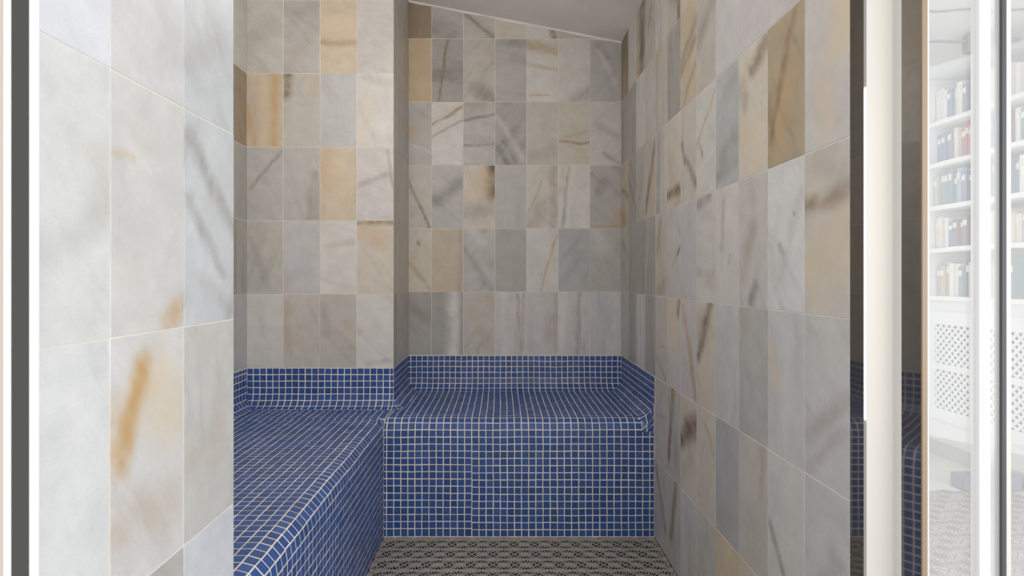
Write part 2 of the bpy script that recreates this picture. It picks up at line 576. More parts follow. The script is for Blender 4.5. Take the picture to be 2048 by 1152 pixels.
# back wall of the nook: columns 0 (narrow) .. 6, rows 0 .. 7
T = {
    (0, 7): ('K', 1.5, .3, .4, [(.2, 0, .4, 2, .4, 'b', .5)]),
    (1, 7): ('G', .5, .6, .1, [(0, .35, .7, .1, .35, 'k', .6)]),
    (2, 7): ('S', 2.4, .5, .2, [(0, .85, 1, .0, .08, 'k', .75), (.1, .75, .8, .2, .2, 'g', .3)]),
    (3, 7): ('C', 0, .2, .2, []),
    (4, 7): ('W', .4, .3, .1, [(.85, .4, .9, 0, .14, 'b', .8)]),
    (5, 7): ('S', .4, .3, .2, []),
    (0, 6): ('T', 1.5, .1, .3, [(.5, 0, .6, 2, .8, 'o', .45)]),
    (1, 6): ('D', .1, .8, .05, [(.5, 2, .22, 0, .06, 'b', .7), (0, .85, 1, .95, .3, 'k', .5)]),
    (2, 6): ('S', 2.3, .7, .35, [(.6, .3, 1, .0, .3, 'k', .6), (.3, .5, .7, .1, .2, 'g', .4)]),
    (3, 6): ('G', .2, .6, .05, [(0, 1.9, 1, 1.85, .16, 'k', .5), (.6, 1.4, 1, 1.2, .15, 'k', .35)]),
    (4, 6): ('W', 2.9, .25, .5, [(0, 1.85, 1, 1.6, .2, 't', .75), (.1, .2, .7, .22, .05, 'o', .6), (0, 1.2, 1, 1.0, .07, 't', .5)]),
    (5, 6): ('W', 2.2, .5, .05, [(.5, .05, 1, .3, .25, 'g', .5)]),
    (6, 6): ('G', 2.2, .7, .05, [(.3, 1.6, .8, .6, .12, 'w', .4), (.2, 1.8, .6, 1.4, .12, 'k', .35)]),
    (0, 5): ('G', .6, .4, .4, [(.2, .9, .35, 1.1, .3, 'o', .4), (.2, .7, 1, .4, .05, 'w', .4)]),
    (1, 5): ('W', .5, .5, .15, [(0, 1.3, 1, 1.83, .07, 'b', .75), (0, .9, .95, 1.4, .06, 'g', .6), (0, 1.45, .9, 1.9, .1, 'c', .5)]),
    (2, 5): ('G', .2, .6, .05, [(0, 1.42, 1, 1.6, .06, 'k', .75), (0, .62, 1, .66, .06, 'k', .65), (0, 1.8, .6, 1.9, .2, 'g', .5)]),
    (3, 5): ('D', 2.2, .8, .05, [(0, .65, .45, .0, .1, 'k', .75), (.1, 1.5, .95, .1, .12, 'w', .4), (.2, .8, .7, .05, .06, 'k', .5)]),
    (4, 5): ('E', .9, .5, .05, [(.1, .2, .9, .5, .3, 'g', .3)]),
    (5, 5): ('C', .2, .2, .3, [(0, .74, 1, .7, .06, 'b', .55), (.2, .9, 1, 1.1, .05, 't', .5)]),
    (6, 5): ('P', 2.4, .45, .0, [(.4, .4, 1, .0, .08, 'g', .55), (.2, 1.3, .9, .9, .12, 'g', .35)]),
    (0, 4): ('S', 1.9, .4, .2, [(.1, 1.9, .95, 0, .06, 'b', .65)]),
    (1, 4): ('G', .6, .9, .1, [(.1, .85, 1, 1.5, .25, 'k', .6)]),
    (2, 4): ('C', 1.2, .5, .3, [(.95, 2, .93, 1.1, .26, 'd', .9), (.6, 1.7, .7, 1.1, .3, 'o', .5), (.1, .5, .8, .6, .35, 'g', .6)]),
    (3, 4): ('G', 1.5, .3, .05, []),
    (4, 4): ('C', .8, .6, .1, [(.1, .1, .5, .6, .4, 'g', .5), (.88, 2, .82, 0, .14, 'p', .7), (.05, .5, .5, 1.5, .04, 'g', .5)]),
    (5, 4): ('W', 1.5, .5, .15, [(.32, 2, .14, 0, .07, 'g', .6), (.15, 2, .1, 1.2, .08, 't', .35)]),
    (6, 4): ('G', .7, .7, .3, [(.9, .35, .95, .1, .28, 'o', .6), (0, .04, 1, .04, .08, 't', .7), (.3, 1.2, .5, 1.5, .2, 'k', .4)]),
    (0, 3): ('C', 2.2, .25, .4, [(.57, 1.58, .6, 1.52, .07, 'd', .6), (.3, .9, .95, .1, .09, 't', .7), (.1, 1.1, .2, .3, .3, 'c', .6)]),
    (1, 3): ('T', 1.5, .15, .1, [(.9, 2, .92, 0, .1, 'p', .8)]),
    (2, 3): ('G', 2.2, .8, .1, [(0, 1.4, .9, .05, .12, 'k', .45), (.3, 1.9, .8, 1.2, .2, 'w', .4), (.7, 1.3, .9, .9, .2, 'g', .4)]),
    (3, 3): ('D', 1, .25, .0, []),
    (4, 3): ('W', 1.2, .3, .25, [(.95, 1.8, .45, 0, .05, 't', .75), (.85, 1.3, .6, .2, .1, 'c', .6), (.4, .7, .2, 1.2, .3, 'p', .25)]),
    (5, 3): ('N', 2.2, .5, .0, []),
    (6, 3): ('G', .8, .6, .1, [(.2, 1.8, .5, 1.4, .3, 'w', .4)]),
    (0, 2): ('D', .9, .6, .2, [(.3, 1.6, .9, 1.2, .3, 'k', .4)]),
    (1, 2): ('D', 1.5, .2, .1, [(.72, 2, .7, 0, .25, 'w', .75), (.98, 2, .95, 0, .1, 'g', .5)]),
    (2, 2): ('S', 2.2, .7, .3, [(.8, 1.8, 1, 1.6, .2, 't', .5), (.3, 1.4, .8, .3, .2, 't', .3)]),
    (3, 2): ('P', 1.5, .7, .0, [(.72, 1.9, .82, 0, .06, 'p', .8), (.9, 1.9, .86, .2, .07, 'p', .7), (.3, 2, .3, 0, .15, 'w', .3)]),
    (4, 2): ('P', 1.5, .4, .05, [(.7, .5, .8, 1.2, .2, 'p', .55), (.95, 2, .95, .2, .12, 'p', .6)]),
    (5, 2): ('P', 1.5, .6, .0, [(.15, 2, .1, 0, .14, 'w', .6), (.7, 2, .6, 0, .1, 'g', .5), (.75, 1.8, .75, .3, .04, 'w', .5)]),
    (6, 2): ('B', 1.5, .5, .0, [(.75, 1.9, .7, 0, .2, 'w', .35)]),
}


def body_back(mb):
    mb.box(XN - 0.02, XR + 0.1, YB, YB + 0.1, 0, 2.5)


marble_wall('wall_back', (XN, YB, 0), (1, 0, 0), (0, -1, 0),
            [0] + [XR - XN - TW * k for k in range(6, -1, -1)], ROWS, T, body_back, rnd,
            ztop=lambda u: zceil(XN + u), phase=0.27, holes=lambda a, b, c, d: d < 0.61)

# back wall of the side alcove, four columns
T = {
    (0, 7): ('E', 1, .3, .1, []), (1, 7): ('G', 1, .3, .1, []), (2, 7): ('S', 1, .3, .1, []), (3, 7): ('G', 1, .3, .1, []),
    (0, 6): ('E', .8, .5, .1, [(.1, .9, .6, 1.2, .35, 'g', .35)]),
    (1, 6): ('G', .8, .7, .15, [(.2, .3, .8, 1.2, .18, 't', .22), (.5, 1.7, .9, 1.9, .3, 'g', .4)]),
    (2, 6): ('T', .1, .25, .3, [(0, .82, 1, .84, .11, 't', .9), (.2, 1.4, .8, 1.3, .4, 'c', .5)]),
    (3, 6): ('P', .1, .2, .0, []),
    (0, 5): ('T', 1.5, .3, .2, [(.78, 2, .76, 0, .17, 'o', .75), (.02, 1.1, .22, 0, .11, 'o', .75), (.4, 2, .45, 0, .2, 'S' if False else 'c', .4)]),
    (1, 5): ('E', 1.1, .3, .3, [(.12, 2, .05, 1.4, .17, 'b', .85), (.8, 1.8, .9, 1.5, .2, 'o', .3)]),
    (2, 5): ('B', 1.4, .25, .05, []),
    (3, 5): ('W', 1.2, .4, .25, [(.1, .1, .3, 1.2, .2, 'c', .4), (.2, 1.9, .8, 1.7, .15, 'p', .3)]),
    (0, 4): ('G', .9, .4, .05, [(.1, .9, .95, 1.9, .07, 'k', .5)]),
    (1, 4): ('G', 1.2, .5, .1, [(.85, 1.3, .7, 0, .12, 'b', .35), (.95, 1, .9, 0, .1, 'g', .4)]),
    (2, 4): ('T', 1.5, .2, .2, [(.1, 1.8, .2, 1.0, .3, 'o', .4), (.5, 1.6, .5, .1, .4, 'c', .4)]),
    (3, 4): ('P', .5, .5, .1, [(.05, .95, .9, 1.3, .1, 'g', .5), (.85, 1.9, .98, .9, .06, 'g', .6)]),
    (0, 3): ('E', 1.9, .5, .15, [(.1, 1.5, .6, .2, .12, 'g', .3)]),
    (1, 3): ('B', 1.2, .3, .15, [(.05, .3, .1, .1, .15, 'o', .25)]),
    (2, 3): ('W', .2, .4, .1, [(.2, 1.3, .9, 1.4, .1, 'g', .3), (.1, 1, .1, 0, .12, 'w', .5)]),
    (3, 3): ('C', 1.0, .3, .4, [(0, 1.97, 1, 1.97, .12, 'b', .7), (.2, 1.7, .7, 1.5, .3, 'o', .45)]),
    (0, 2): ('W', 1.3, .3, .1, []),
    (1, 2): ('S', 1.2, .4, .5, [(.1, 1.8, .1, .6, .12, 't', .5)]),
    (2, 2): ('S', .8, .4, .4, [(.05, 1.7, .25, 1.0, .15, 'g', .35), (.7, 1.2, .8, 1, .12, 'o', .25)]),
    (3, 2): ('W', .8, .5, .15, [(.3, .1, .9, .2, .08, 'g', .4)]),
}


def body_alcove(mb):
    mb.box(XL - 0.02, XN - 0.0006, YL, YB + 0.1, 0, 2.5)


marble_wall('wall_alcove_back', (XL, YL, 0), (1, 0, 0), (0, -1, 0), [0, .15, .3, .45, .6], ROWS, T, body_alcove, rnd,
            ztop=lambda u: zceil(XL + u), holes=lambda a, b, c, d: d < 0.61)

# side of the nook, facing right
T = {(c, r): (random.Random(c * 9 + r).choice('DSGSE' if c == 0 else 'GESSG'), 1.4, .4, .3, []) for c in range(3) for r in range(9)}


def body_none(mb):
    pass


def body_side(mb):
    mb.face([(XN, YL, 0), (XN, YB, 0), (XN, YB, 2.45), (XN, YL, 2.45)])


marble_wall('wall_nook_side', (XN, YL, 0), (0, 1, 0), (1, 0, 0), [0, .0825, .2325, .3825], ROWS, T, body_side, rnd,
            ztop=lambda u: zceil(XN), phase=0.45, holes=lambda a, b, c, d: d < 0.61)

# left wall of the alcove
T = {(9, 5): ('K', 1.2, .5, .2, []), (9, 6): ('E', 1.2, .5, .1, []), (9, 4): ('D', 1.4, .5, .3, []), (9, 3): ('D', 1.5, .6, .2, [(.2, 2, .2, 0, .2, 'b', .5)]),
     (9, 2): ('N', 1.5, .4, 0, [])}


def body_left(mb):
    mb.box(XL - 0.1, XL, 0.84, YL + 0.02, 0, 2.5)


marble_wall('wall_left', (XL, 0.942, 0), (0, 1, 0), (1, 0, 0), [0] + [0.068 + .15 * k for k in range(10)], ROWS, T, body_left, rnd,
            ztop=lambda u: zceil(XL), phase=0.5, holes=lambda a, b, c, d: d < 0.61)

# pier on the left of the opening: columns near to far, rows 0..
T = {  # the daylight's cool cast is put into these tile colours
    (0, 4): ((224, 226, 232), .8, .2, .0, []),
    (1, 4): ((222, 220, 218), 1.9, .4, .05, [(.6, .9, .9, .4, .2, 'g', .2)]),
    (2, 4): ((211, 212, 214), .8, .4, .05, [(.1, .5, .7, .9, .2, 'g', .25)]),
    (0, 3): ((220, 220, 217), .8, .45, .05, [(.1, .4, 1, 1.0, .2, 'g', .22), (.9, 1.3, 1, 1.0, .15, 't', .15)]),
    (1, 3): ((221, 219, 214), 1.3, .3, .05, [(.05, 1.36, .25, 1.37, .05, 'o', .4), (.98, .2, .75, .05, .14, 'o', .85), (.3, 1.55, .5, 1.5, .1, 't', .15)]),
    (2, 3): ((211, 212, 214), 2.1, .6, .0, [(.1, 1.75, 1, .95, .13, 'g', .6), (.05, 1.2, .75, .5, .1, 'g', .5), (.4, .4, .9, .1, .12, 'g', .3)]),
    (0, 2): ((224, 224, 224), 1.2, .3, .03, []),
    (1, 2): ((222, 220, 218), .9, .35, .1, [(.6, 1.55, .75, 1.3, .42, 'c', .75), (.05, 1.4, .12, 1.15, .2, 'o', .7), (.40, 1.78, .14, 1.0, .14, 'o', .9), (.1, .55, .8, .42, .34, 't', .36)]),
    (2, 2): ((209, 207, 200), 1.4, .5, .05, [(.1, .75, .7, .9, .2, 't', .2), (.7, 1.4, .6, .6, .15, 't', .2)]),
    (0, 1): ((211, 212, 214), 1, .3, 0, []), (1, 1): ('G', 1, .3, 0, []), (2, 1): ((214, 217, 224), 1, .3, 0, []),
}


def body_pier(mb):
    mb.box(XN - 0.7, XN, YP0, YP1 - 0.0005, 0, 2.5)


marble_wall('wall_pier', (XN, 0.492, 0), (0, 1, 0), (1, 0, 0), [YP0 - 0.492 , .15, .30, .4495], ROWS, T, body_pier, rnd,
            ztop=lambda u: 2.4, phase=0.333)

# right wall: columns far (0) to near (12)
T = {}


def R(i, r, *ent):
    T[(12 - 1 - i + 0, r)] = ent


R(11, 6, 'K', 1.5, .3, .2, [(.5, 2, .5, 1, .6, 'd', .6), (.5, .8, .4, 0, .4, 't', .5)])
R(10, 6, 'W', 1.5, .4, .05, [])
R(9, 6, 'S', 1.5, .3, .2, [(.75, 2, .6, 0, .5, 'd', .8), (.1, 2, .1, .6, .2, 'o', .35)])
R(8, 6, 'G', .9, .6, .1, [(.3, .9, .6, 1.3, .12, 'k', .5)])
R(7, 6, 'P', 1.4, .7, 0, [(.5, 2, .4, 0, .15, 'g', .4)])
R(6, 6, 'S', 1.1, .6, .3, [(.95, 1.6, .9, 0, .14, 'b', .85), (.2, .9, .8, .4, .15, 'k', .5)])
R(5, 6, 'C', .9, .5, .2, [(.1, 1.2, 1, 1.6, .2, 'g', .4)])
R(4, 6, 'C', .9, .4, .3, [])
R(11, 5, 'D', 1.4, .4, .2, [(.2, 1.6, .3, .2, .2, 'b', .4)])
R(10, 5, 'D', 1.4, .4, .0, [(.7, 1, .6, 0, .3, 'k', .3)])
R(9, 5, 'W', 1.5, .4, .05, [])
R(8, 5, 'P', 1.2, .4, .05, [])
R(7, 5, 'S', 1.5, .3, .1, [(.2, 1.95, .5, 1.8, .2, 't', .5), (.1, 1.8, .1, .2, .15, 'g', .4)])
R(6, 5, 'D', 1.5, .7, .0, [(.2, 1.7, .2, .2, .15, 'k', .4), (.75, 1.7, .8, 0, .2, 'g', .5)])
R(5, 5, 'T', .9, .6, .3, [(0, .95, 1, 1.5, .14, 'k', .6), (0, .75, .9, 1.15, .12, 'b', .55), (.2, .1, .9, .6, .12, 'b', .4)])
R(4, 5, 'S', .8, .6, .15, [(.1, 1.0, .9, 1.5, .25, 'k', .45), (.5, .2, .8, .5, .3, 'p', .3)])
R(3, 5, 'B', 1.2, .25, .0, [])
R(2, 5, (210, 204, 206), 1.2, .25, .03, [(.2, .9, .8, 1.0, .05, 'p', .4)])
R(1, 5, 'P', .7, .4, .1, [])
R(0, 5, 'W', .7, .4, .2, [])
R(11, 4, 'T', 1.5, .4, .2, [(.1, 1.2, .9, .9, .12, 'd', .6), (.1, .4, .5, .2, .3, 'b', .4)])
R(10, 4, 'D', 1.9, .5, .05, [(.05, 1.4, .9, .4, .08, 'k', .7), (.3, 1.8, .8, 1.2, .1, 'k', .4)])
R(9, 4, 'G', 1.3, .6, .1, [(.7, 1.5, .2, .2, .15, 'k', .3)])
R(8, 4, 'S', 1.0, .5, .2, [(.95, 1.75, .1, .25, .18, 'd', .7), (.95, 1.2, .5, .1, .25, 'o', .45)])
R(7, 4, 'P', 1.5, .6, .0, [(.3, 2, .25, 0, .2, 'k', .5), (.9, 2, .9, 0, .15, 'w', .3)])
R(6, 4, 'C', 1.5, .3, .2, [(0, .33, 1, .33, .16, 'b', .95), (.2, 1.2, .4, .6, .2, 't', .4), (.6, .02, 1, .1, .1, 't', .6)])
R(5, 4, 'E', 1.4, .4, .1, [(.08, 1.25, .3, .9, .08, 'k', .7), (.3, .9, .95, .3, .12, 'k', .75)])
R(4, 4, 'W', .8, .5, .05, [(.05, 1.05, .95, 1.8, .05, 't', .75), (.2, .95, .3, .8, .08, 'd', .6), (.05, .5, 1, .75, .06, 'w', .5)])
R(3, 4, (190, 192, 192), 1.0, .9, .0, [(.5, 1.6, .8, 1.75, .2, 'k', .3), (.3, .55, .9, .75, .22, 'k', .45), (.1, .2, .9, .4, .15, 'k', .35)])
R(2, 4, 'C', .8, .4, .25, [(.95, 1.85, .5, 1.65, .2, 'd', .6), (.1, 1.5, .2, 1.2, .2, 'd', .4), (.3, .6, .6, .3, .4, 'c', .5)])
R(1, 4, 'O', .95, .9, .15, [(.3, .3, .6, 1.2, .3, 'o', .45), (.1, .5, .5, 1.4, .1, 'b', .6), (.75, 1.9, .45, 1.3, .1, 'b', .6), (.05, .95, .1, .4, .14, 'b', .5)])
R(0, 4, (218, 212, 206), .9, .2, .1, [(.9, 2, .8, 1.2, .35, 'c', .8), (.4, .9, .5, .2, .25, 'c', .5)])
R(11, 3, 'S', 1.8, .4, .2, [(.1, 1.6, .9, 1.1, .12, 'b', .5), (.3, .8, .8, .2, .2, 't', .4)])
R(10, 3, 'D', 1.5, .5, .0, [(.4, 1.6, .2, .2, .12, 'k', .35)])
R(9, 3, 'D', 1.5, .5, .0, [(.9, 2, .9, 0, .2, 'k', .25)])
R(8, 3, 'D', 1.5, .4, .0, [(.05, .9, .05, 0, .06, 'w', .6), (.3, 1.9, .2, 1, .2, 'w', .25)])
R(7, 3, 'E', 1.3, .4, .3, [(.5, 1.8, .2, 1.1, .15, 'b', .55), (.8, .3, .3, .1, .2, 'b', .4), (.6, 1.2, .5, .3, .3, 'o', .25)])
R(6, 3, 'P', 1.0, .4, .05, [(.95, 1.08, .8, .95, .07, 'b', .9), (.75, .95, .35, .65, .05, 't', .6)])
R(5, 3, 'B', 1.4, .4, .03, [(.3, .15, .4, .05, .08, 'o', .4)])
R(4, 3, 'W', .3, .4, .05, [(.05, 1.85, .7, 1.95, .14, 'k', .65), (.1, .55, 1, .5, .12, 'p', .6), (.5, .35, 1, .3, .1, 't', .4)])
R(3, 3, 'W', 1.5, .3, .05, [(.35, 1.75, .3, 1.0, .1, 'g', .5), (.65, .8, .6, .7, .06, 'g', .4)])
R(2, 3, 'P', 1.2, .5, .1, [(.45, 1.1, .2, .5, .2, 't', .35), (.6, .35, .45, .05, .12, 'k', .7), (.5, 1.2, .3, .9, .2, 'g', .4)])
R(1, 3, (224, 222, 220), .8, .5, .0, [(.9, 1.5, .3, .3, .12, 'g', .25), (.75, 1.3, .76, 1.28, .04, 'd', .6), (.35, .9, .45, .8, .05, 'k', .4)])
R(0, 3, (214, 206, 194), .3, .25, .25, [(0, 1.33, 1, 1.42, .14, 'b', .65), (.1, .5, .9, .9, .5, 'c', .6), (.3, 1.9, .7, 1.7, .3, 'g', .3)])
R(11, 2, 'G', 1.5, .4, .0, [])
R(10, 2, 'D', 1.5, .4, .0, [(.5, 2, .4, 0, .3, 'k', .3)])
R(9, 2, 'B', 1.5, .5, .0, [(.3, 2, .3, 0, .15, 'w', .6), (.7, 2, .7, 0, .15, 'w', .5)])
R(8, 2, 'D', 1.4, .4, .1, [(.4, 2, .9, 0, .1, 'b', .35)])
R(7, 2, 'S', 1.0, .4, .1, [(.4, .8, .9, .85, .06, 't', .5), (.1, .5, .9, .1, .08, 'g', .5)])
R(6, 2, 'P', 1.3, .3, .2, [(.3, 1.9, .5, 1.4, .5, 'c', .8), (.9, 2, .85, 1.7, .15, 'b', .75), (.4, 1.2, .5, 1, .3, 'c', .4)])
R(5, 2, 'P', 1.9, .3, .1, [(.15, 1.85, .6, .9, .1, 't', .7), (.6, 1.1, .95, 0, .12, 't', .75), (.75, .6, .95, .1, .1, 'b', .3)])
R(4, 2, 'C', 1.0, .3, .25, [(.75, 2, .1, .95, .17, 'd', .75), (.5, 1.6, .1, 1.3, .3, 'b', .35), (.4, .7, .5, .2, .3, 'c', .4)])
R(3, 2, 'B', 1.1, .3, .02, [(.9, .5, .7, 0, .1, 't', .4)])
R(2, 2, 'G', .9, .3, .03, [(.1, 1.9, .3, 1.7, .15, 't', .3)])
R(1, 2, (206, 204, 202), 1.4, .35, .03, [(.1, 1.45, .28, 1.0, .13, 'c', .75), (.5, 1.8, .5, .2, .2, 'w', .25)])
R(0, 2, (206, 202, 198), .7, .3, .03, [(.1, .5, 1, 1.15, .14, 'p', .6), (.1, .1, .9, .75, .1, 'p', .45), (.5, 1.7, .6, 1.5, .4, 'w', .2)])
R(7, 1, 'S', 1.0, .3, .3, [(.1, 1.1, .9, 1.2, .06, 'g', .5), (.95, .1, .95, .06, .05, 'd', .9)])
R(6, 1, 'G', 1.4, .4, .1, [(.5, 2.05, .12, .35, .15, 'b', 1.0), (.55, 2, .3, 1.3, .1, 'o', .6), (.7, 1.0, .6, .4, .2, 'g', .4)])
R(5, 1, 'C', .6, .4, .2, [(0, 1.05, 1, 1.62, .24, 'd', 1.0), (.1, 1.2, .9, 1.5, .4, 'b', .55), (.3, .5, .7, .8, .2, 'g', .25)])
R(4, 1, 'C', 1.9, .3, .25, [(.5, 1.7, .85, 1.3, .08, 't', .6)])
R(3, 1, 'N', 1.2, .5, .0, [(.3, .2, .7, .6, .3, 'p', .4)])
R(2, 1, 'S', 1.2, .4, .05, [(.85, 1.9, .8, 1.2, .12, 't', .5), (.5, .8, .5, .3, .3, 'p', .3)])
R(1, 1, 'W', 1.9, .3, .05, [(.1, .95, .45, .45, .09, 'k', .65), (.4, .5, .9, -.1, .07, 'g', .6)])
R(0, 1, 'B', .9, .3, .03, [(.6, 1.3, .8, 1.1, .15, 'g', .3), (.2, .7, .8, 1.2, .1, 'g', .25)])
R(7, 0, 'G', 2.0, .5, .2, [(.1, 1.8, .9, .6, .12, 'b', .6)])
R(6, 0, 'G', 1.5, .4, .1, [(.7, 2, .3, .6, .15, 'b', .7)])
R(5, 0, 'B', 1.5, .7, .05, [(.2, 2, .2, 0, .1, 'w', .4), (.6, 1.5, .55, 0, .1, 't', .4)])
R(4, 0, 'E', 1.4, .4, .05, [(.1, .8, .3, .2, .12, 'o', .3)])
R(3, 0, 'T', .9, .2, .2, [(.6, 1.9, .2, 1.2, .4, 'c', .6)])
R(2, 0, 'T', 1.0, .2, .2, [])
R(1, 0, 'W', 1.0, .3, .0, [])
R(0, 0, 'W', 1.0, .3, .0, [])


def body_right(mb):
    mb.box(XR, XR + 0.1, YR0, YB + 0.1, 0, 2.5)


ue = [TW * k for k in range(12)] + [YB - YR0]
marble_wall('wall_right', (XR, YB, 0), (0, -1, 0), (-1, 0, 0), ue, ROWS, T, body_right, rnd,
            ztop=lambda u: zceil(XR))

# ------------------------------------------------------------------ ceiling
mb = MB()
x0, x1, y0, y1 = XL - 0.1, XR + 0.1, YP0, YB + 0.1
mb.v += [(x, y, zceil(x) + d) for d in (0, 0.08) for y in (y0, y1) for x in (x0, x1)]
for q in ((0, 2, 3, 1), (4, 5, 7, 6), (0, 1, 5, 4), (2, 6, 7, 3), (0, 4, 6, 2), (1, 3, 7, 5)):
    mb.f.append(q)
    mb.m.append(0)
tag(mb.build('ceiling', M_plaster), kind='structure')
# uneven bead of white filler where the plaster meets the marble
mb = MB()
n = 40
for i in range(n):
    xa, xb = XN + (XR - XN) * i / n, XN + (XR - XN) * (i + 1) / n
    ha = 0.006 + 0.004 * noise.noise((xa * 9, 0, 0))
    hb = 0.006 + 0.004 * noise.noise((xb * 9, 0, 0))
    mb.face([(xa, YB - 0.003, zceil(xa) - ha), (xb, YB - 0.003, zceil(xb) - hb), (xb, YB - 0.010, zceil(xb)), (xa, YB - 0.010, zceil(xa))])
    mb.face([(xa, YB - 0.010, zceil(xa)), (xb, YB - 0.010, zceil(xb)), (xb, YB, zceil(xb)), (xa, YB, zceil(xa))])
    mb.face([(xa, YB, zceil(xa) - ha), (xb, YB, zceil(xb) - hb), (xb, YB - 0.003, zceil(xb) - hb), (xa, YB - 0.003, zceil(xa) - ha)])
tag(mb.build('trim_1', M_shelf), kind='structure')

# ------------------------------------------------------------------ blue mosaic bench
M_mosaic = bpy.data.materials.new('blue_mosaic')
M_mosaic.use_nodes = True
nt = M_mosaic.node_tree
pb = nt.nodes['Principled BSDF']
a = nt.nodes.new('ShaderNodeAttribute')
a.attribute_name = 'tint'
tcn = nt.nodes.new('ShaderNodeTexCoord')
nn = nt.nodes.new('ShaderNodeTexNoise')
nn.inputs['Scale'].default_value = 160
nn.inputs['Detail'].default_value = 4
mr = nt.nodes.new('ShaderNodeMapRange')
mr.inputs['From Min'].default_value = 0.3
mr.inputs['From Max'].default_value = 0.7
mr.inputs['To Min'].default_value = 0.88
mr.inputs['To Max'].default_value = 1.1
ms = nt.nodes.new('ShaderNodeVectorMath')
ms.operation = 'SCALE'
nt.links.new(tcn.outputs['Object'], nn.inputs['Vector'])
nt.links.new(nn.outputs['Fac'], mr.inputs['Value'])
nt.links.new(a.outputs['Color'], ms.inputs[0])
nt.links.new(mr.outputs[0], ms.inputs['Scale'])
nt.links.new(ms.outputs[0], pb.inputs['Base Color'])
pb.inputs['Roughness'].default_value = 0.32
pb.inputs['Specular IOR Level'].default_value = 0.45
M_mgrout = mat('pale_mosaic_grout', rgb(240, 231, 216), 0.85, var=0.16, vscale=7)

PT = 0.0265       # mosaic pitch
ZS = 0.4385       # seat height
ZT = 0.598        # top of the backsplash
RF = 0.046        # rounded front edge
RC = 0.054        # cove between seat and backsplash
rb = random.Random(3)


def drop(d):
    """how far the seat falls at distance d from the front edge"""
    if d >= RF:
        return 0.0
    d = max(d, 0.0)
    return RF - math.sqrt(max(RF * RF - (RF - d) ** 2, 0.0))


class Profile:
    """2-D polyline by arc length: list of (length, fn(t)->(a,z))"""

    def __init__(self):
        self.seg = []
        self.L = 0.0

    def add(self, length, fn):
        self.seg.append((self.L, length, fn))
        self.L += length
        return self

    def __call__(self, s):
        for s0, l, fn in self.seg:
            if s <= s0 + l or (s0, l, fn) == self.seg[-1]:
                return fn(s - s0)
        return None


def bench_profile(a_face, a_back, front=True, back=True):
    """a runs from the bench face (a_face) to the wall (a_back), a positive distance"""
    p = Profile()
    if front:
        p.add(ZS - RF, lambda t: (0.0, t))
        p.add(RF * PI / 2, lambda t: (RF - RF * math.cos(t / RF), ZS - RF + RF * math.sin(t / RF)))
        a0 = RF
    else:
        a0 = 0.0
    depth = abs(a_back - a_face)
    a1 = depth - RC if back else depth
    p.add(a1 - a0, lambda t: (a0 + t, ZS))
    if back:
        p.add(RC * PI / 2, lambda t: (a1 + RC * math.sin(t / RC), ZS + RC - RC * math.cos(t / RC)))
        p.add(ZT - ZS - RC, lambda t: (depth, ZS + RC + t))
    return p


BLUE = (57, 89, 152)


